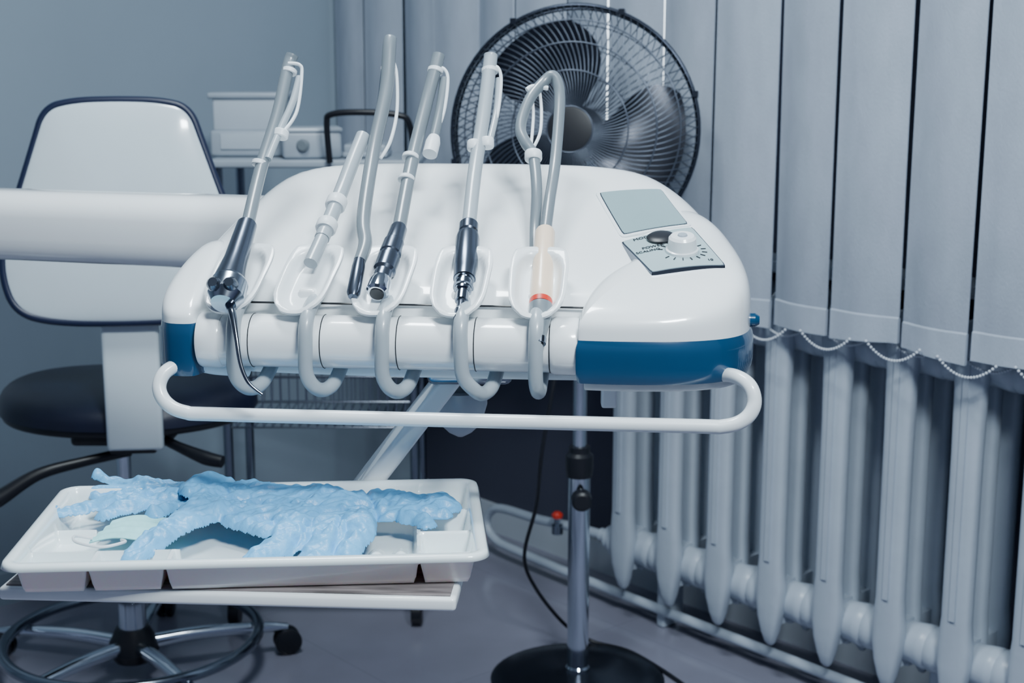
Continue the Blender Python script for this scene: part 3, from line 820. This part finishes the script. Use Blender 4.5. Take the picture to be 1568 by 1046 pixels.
# ------------------------------------------------------------------ medical cart in the back
C=[]
cx0,cx1,cy0,cy1=-.675,-.205,3.16,3.46
C.append(box("top_shelf",((cx0+cx1)/2,(cy0+cy1)/2,1.085),(cx1-cx0,cy1-cy0,.018),M_cart,.005))
C.append(box("lower_shelf",((cx0+cx1)/2,(cy0+cy1)/2,.20),(cx1-cx0,cy1-cy0,.015),M_cart,.005))
for i,(x,y) in enumerate(((cx0+.02,cy0+.02),(cx1-.02,cy0+.02),(cx0+.02,cy1-.02),(cx1-.02,cy1-.02))):
    C.append(lathe("leg_%d"%i,(x,y,.06),(x,y,1.09),[(0,.011),(1,.011)],M_chromed,16))
    C.append(lathe("caster_%d"%i,(x-.013,y,.032),(x+.013,y,.032),[(0,.028),(.1,.032),(.9,.032),(1,.028)],M_black,20))
    C.append(box("caster_fork_%d"%i,(x,y,.055),(.02,.03,.03),M_black,.004))
bk=Acc()
for z_ in(.48,.54,.60):
    for y in(cy0+.02,cy1-.02): bk.tube([(cx0+.02,y,z_),(cx1-.02,y,z_)],.0022,6,False)
    for x in(cx0+.02,cx1-.02): bk.tube([(x,cy0+.02,z_),(x,cy1-.02,z_)],.0022,6,False)
for i in range(22):
    x=cx0+.02+(cx1-cx0-.04)*i/21
    bk.tube([(x,cy0+.02,.60),(x,cy0+.02,.48),(x,cy1-.02,.48),(x,cy1-.02,.60)],.0016,6,False)
C.append(bk.obj("wire_basket",M_chromed,60))
C.append(tube("push_handle",[(-.40,3.14,1.09),(-.402,3.12,1.175),(-.39,3.11,1.195),(-.33,3.10,1.20),(-.25,3.10,1.195),(-.222,3.11,1.175),(-.215,3.15,1.09)],.007,M_black,12))
group("medical_cart",((cx0+cx1)/2,(cy0+cy1)/2,0),0,C)
D=[]
D.append(box("base",(-.60,3.33,1.125),(.17,.16,.060),M_cart,.008))
D.append(box("glass_body",(-.60,3.33,1.19),(.155,.15,.075),M_clear,.006))
D.append(box("lid",(-.60,3.33,1.232),(.175,.165,.014),M_cart,.005))
D.append(box("front_panel",(-.60,3.248,1.13),(.12,.004,.035),M_clear,.001))
group("sterilizer_box",(-.60,3.33,1.094),0,D)
D=[]
D.append(box("case",(-.455,3.24,1.125),(.13,.12,.06),M_cart,.008,Matrix.Rotation(.2,4,'Z')))
D.append(box("lid",(-.455,3.24,1.158),(.135,.125,.010),M_clear,.004,Matrix.Rotation(.2,4,'Z')))
D.append(lathe("dial",(-.462,3.178,1.125),(-.464,3.165,1.125),[(0,.014),(.7,.014),(1,.01)],M_hose))
group("electrosurgical_device",(-.455,3.24,1.094),0,D)
D=[box("tray_base",(-.33,3.28,1.102),(.10,.14,.012),M_cart,.004),box("tray_lid",(-.33,3.28,1.115),(.095,.135,.02),M_cart,.005)]
group("instrument_cassette",(-.33,3.28,1.096),0,D)

# ------------------------------------------------------------------ lights
def area(name,loc,target,size,e,col,sy=None):
    l=bpy.data.lights.new(name,'AREA'); l.energy=e; l.color=col; l.shape='RECTANGLE'; l.size=size; l.size_y=sy or size
    o=link(bpy.data.objects.new(name,l)); o.location=loc
    o.rotation_euler=(Vector(target)-Vector(loc)).to_track_quat('-Z','Y').to_euler(); return o
area("ceiling_lamp",(-.30,1.80,2.72),(-.25,1.85,0),.6,40,(.85,.95,1),.3)
area("key_softbox",(.60,.15,2.6),(-.1,1.9,.8),.55,78,(.85,.95,1),.3)  # added key softbox, aimed from the right front to brighten the console
w=bpy.data.worlds.new("world"); bpy.context.scene.world=w; w.use_nodes=True
nt=w.node_tree; bg=nt.nodes["Background"]
tc=nt.nodes.new("ShaderNodeTexCoord"); sx=nt.nodes.new("ShaderNodeSeparateXYZ"); cr=nt.nodes.new("ShaderNodeValToRGB")
mr=nt.nodes.new("ShaderNodeMapRange"); mr.inputs[1].default_value=-1; mr.inputs[2].default_value=1
nt.links.new(tc.outputs["Generated"],sx.inputs[0]); nt.links.new(sx.outputs["Z"],mr.inputs[0]); nt.links.new(mr.outputs[0],cr.inputs[0])
cr.color_ramp.elements[0].position=.35; cr.color_ramp.elements[0].color=(.05,.06,.14,1)
cr.color_ramp.elements[1].position=.75; cr.color_ramp.elements[1].color=(.60,.72,1,1)
e=cr.color_ramp.elements.new(.5); e.color=(.20,.26,.50,1)
nt.links.new(cr.outputs[0],bg.inputs[0]); bg.inputs[1].default_value=.32
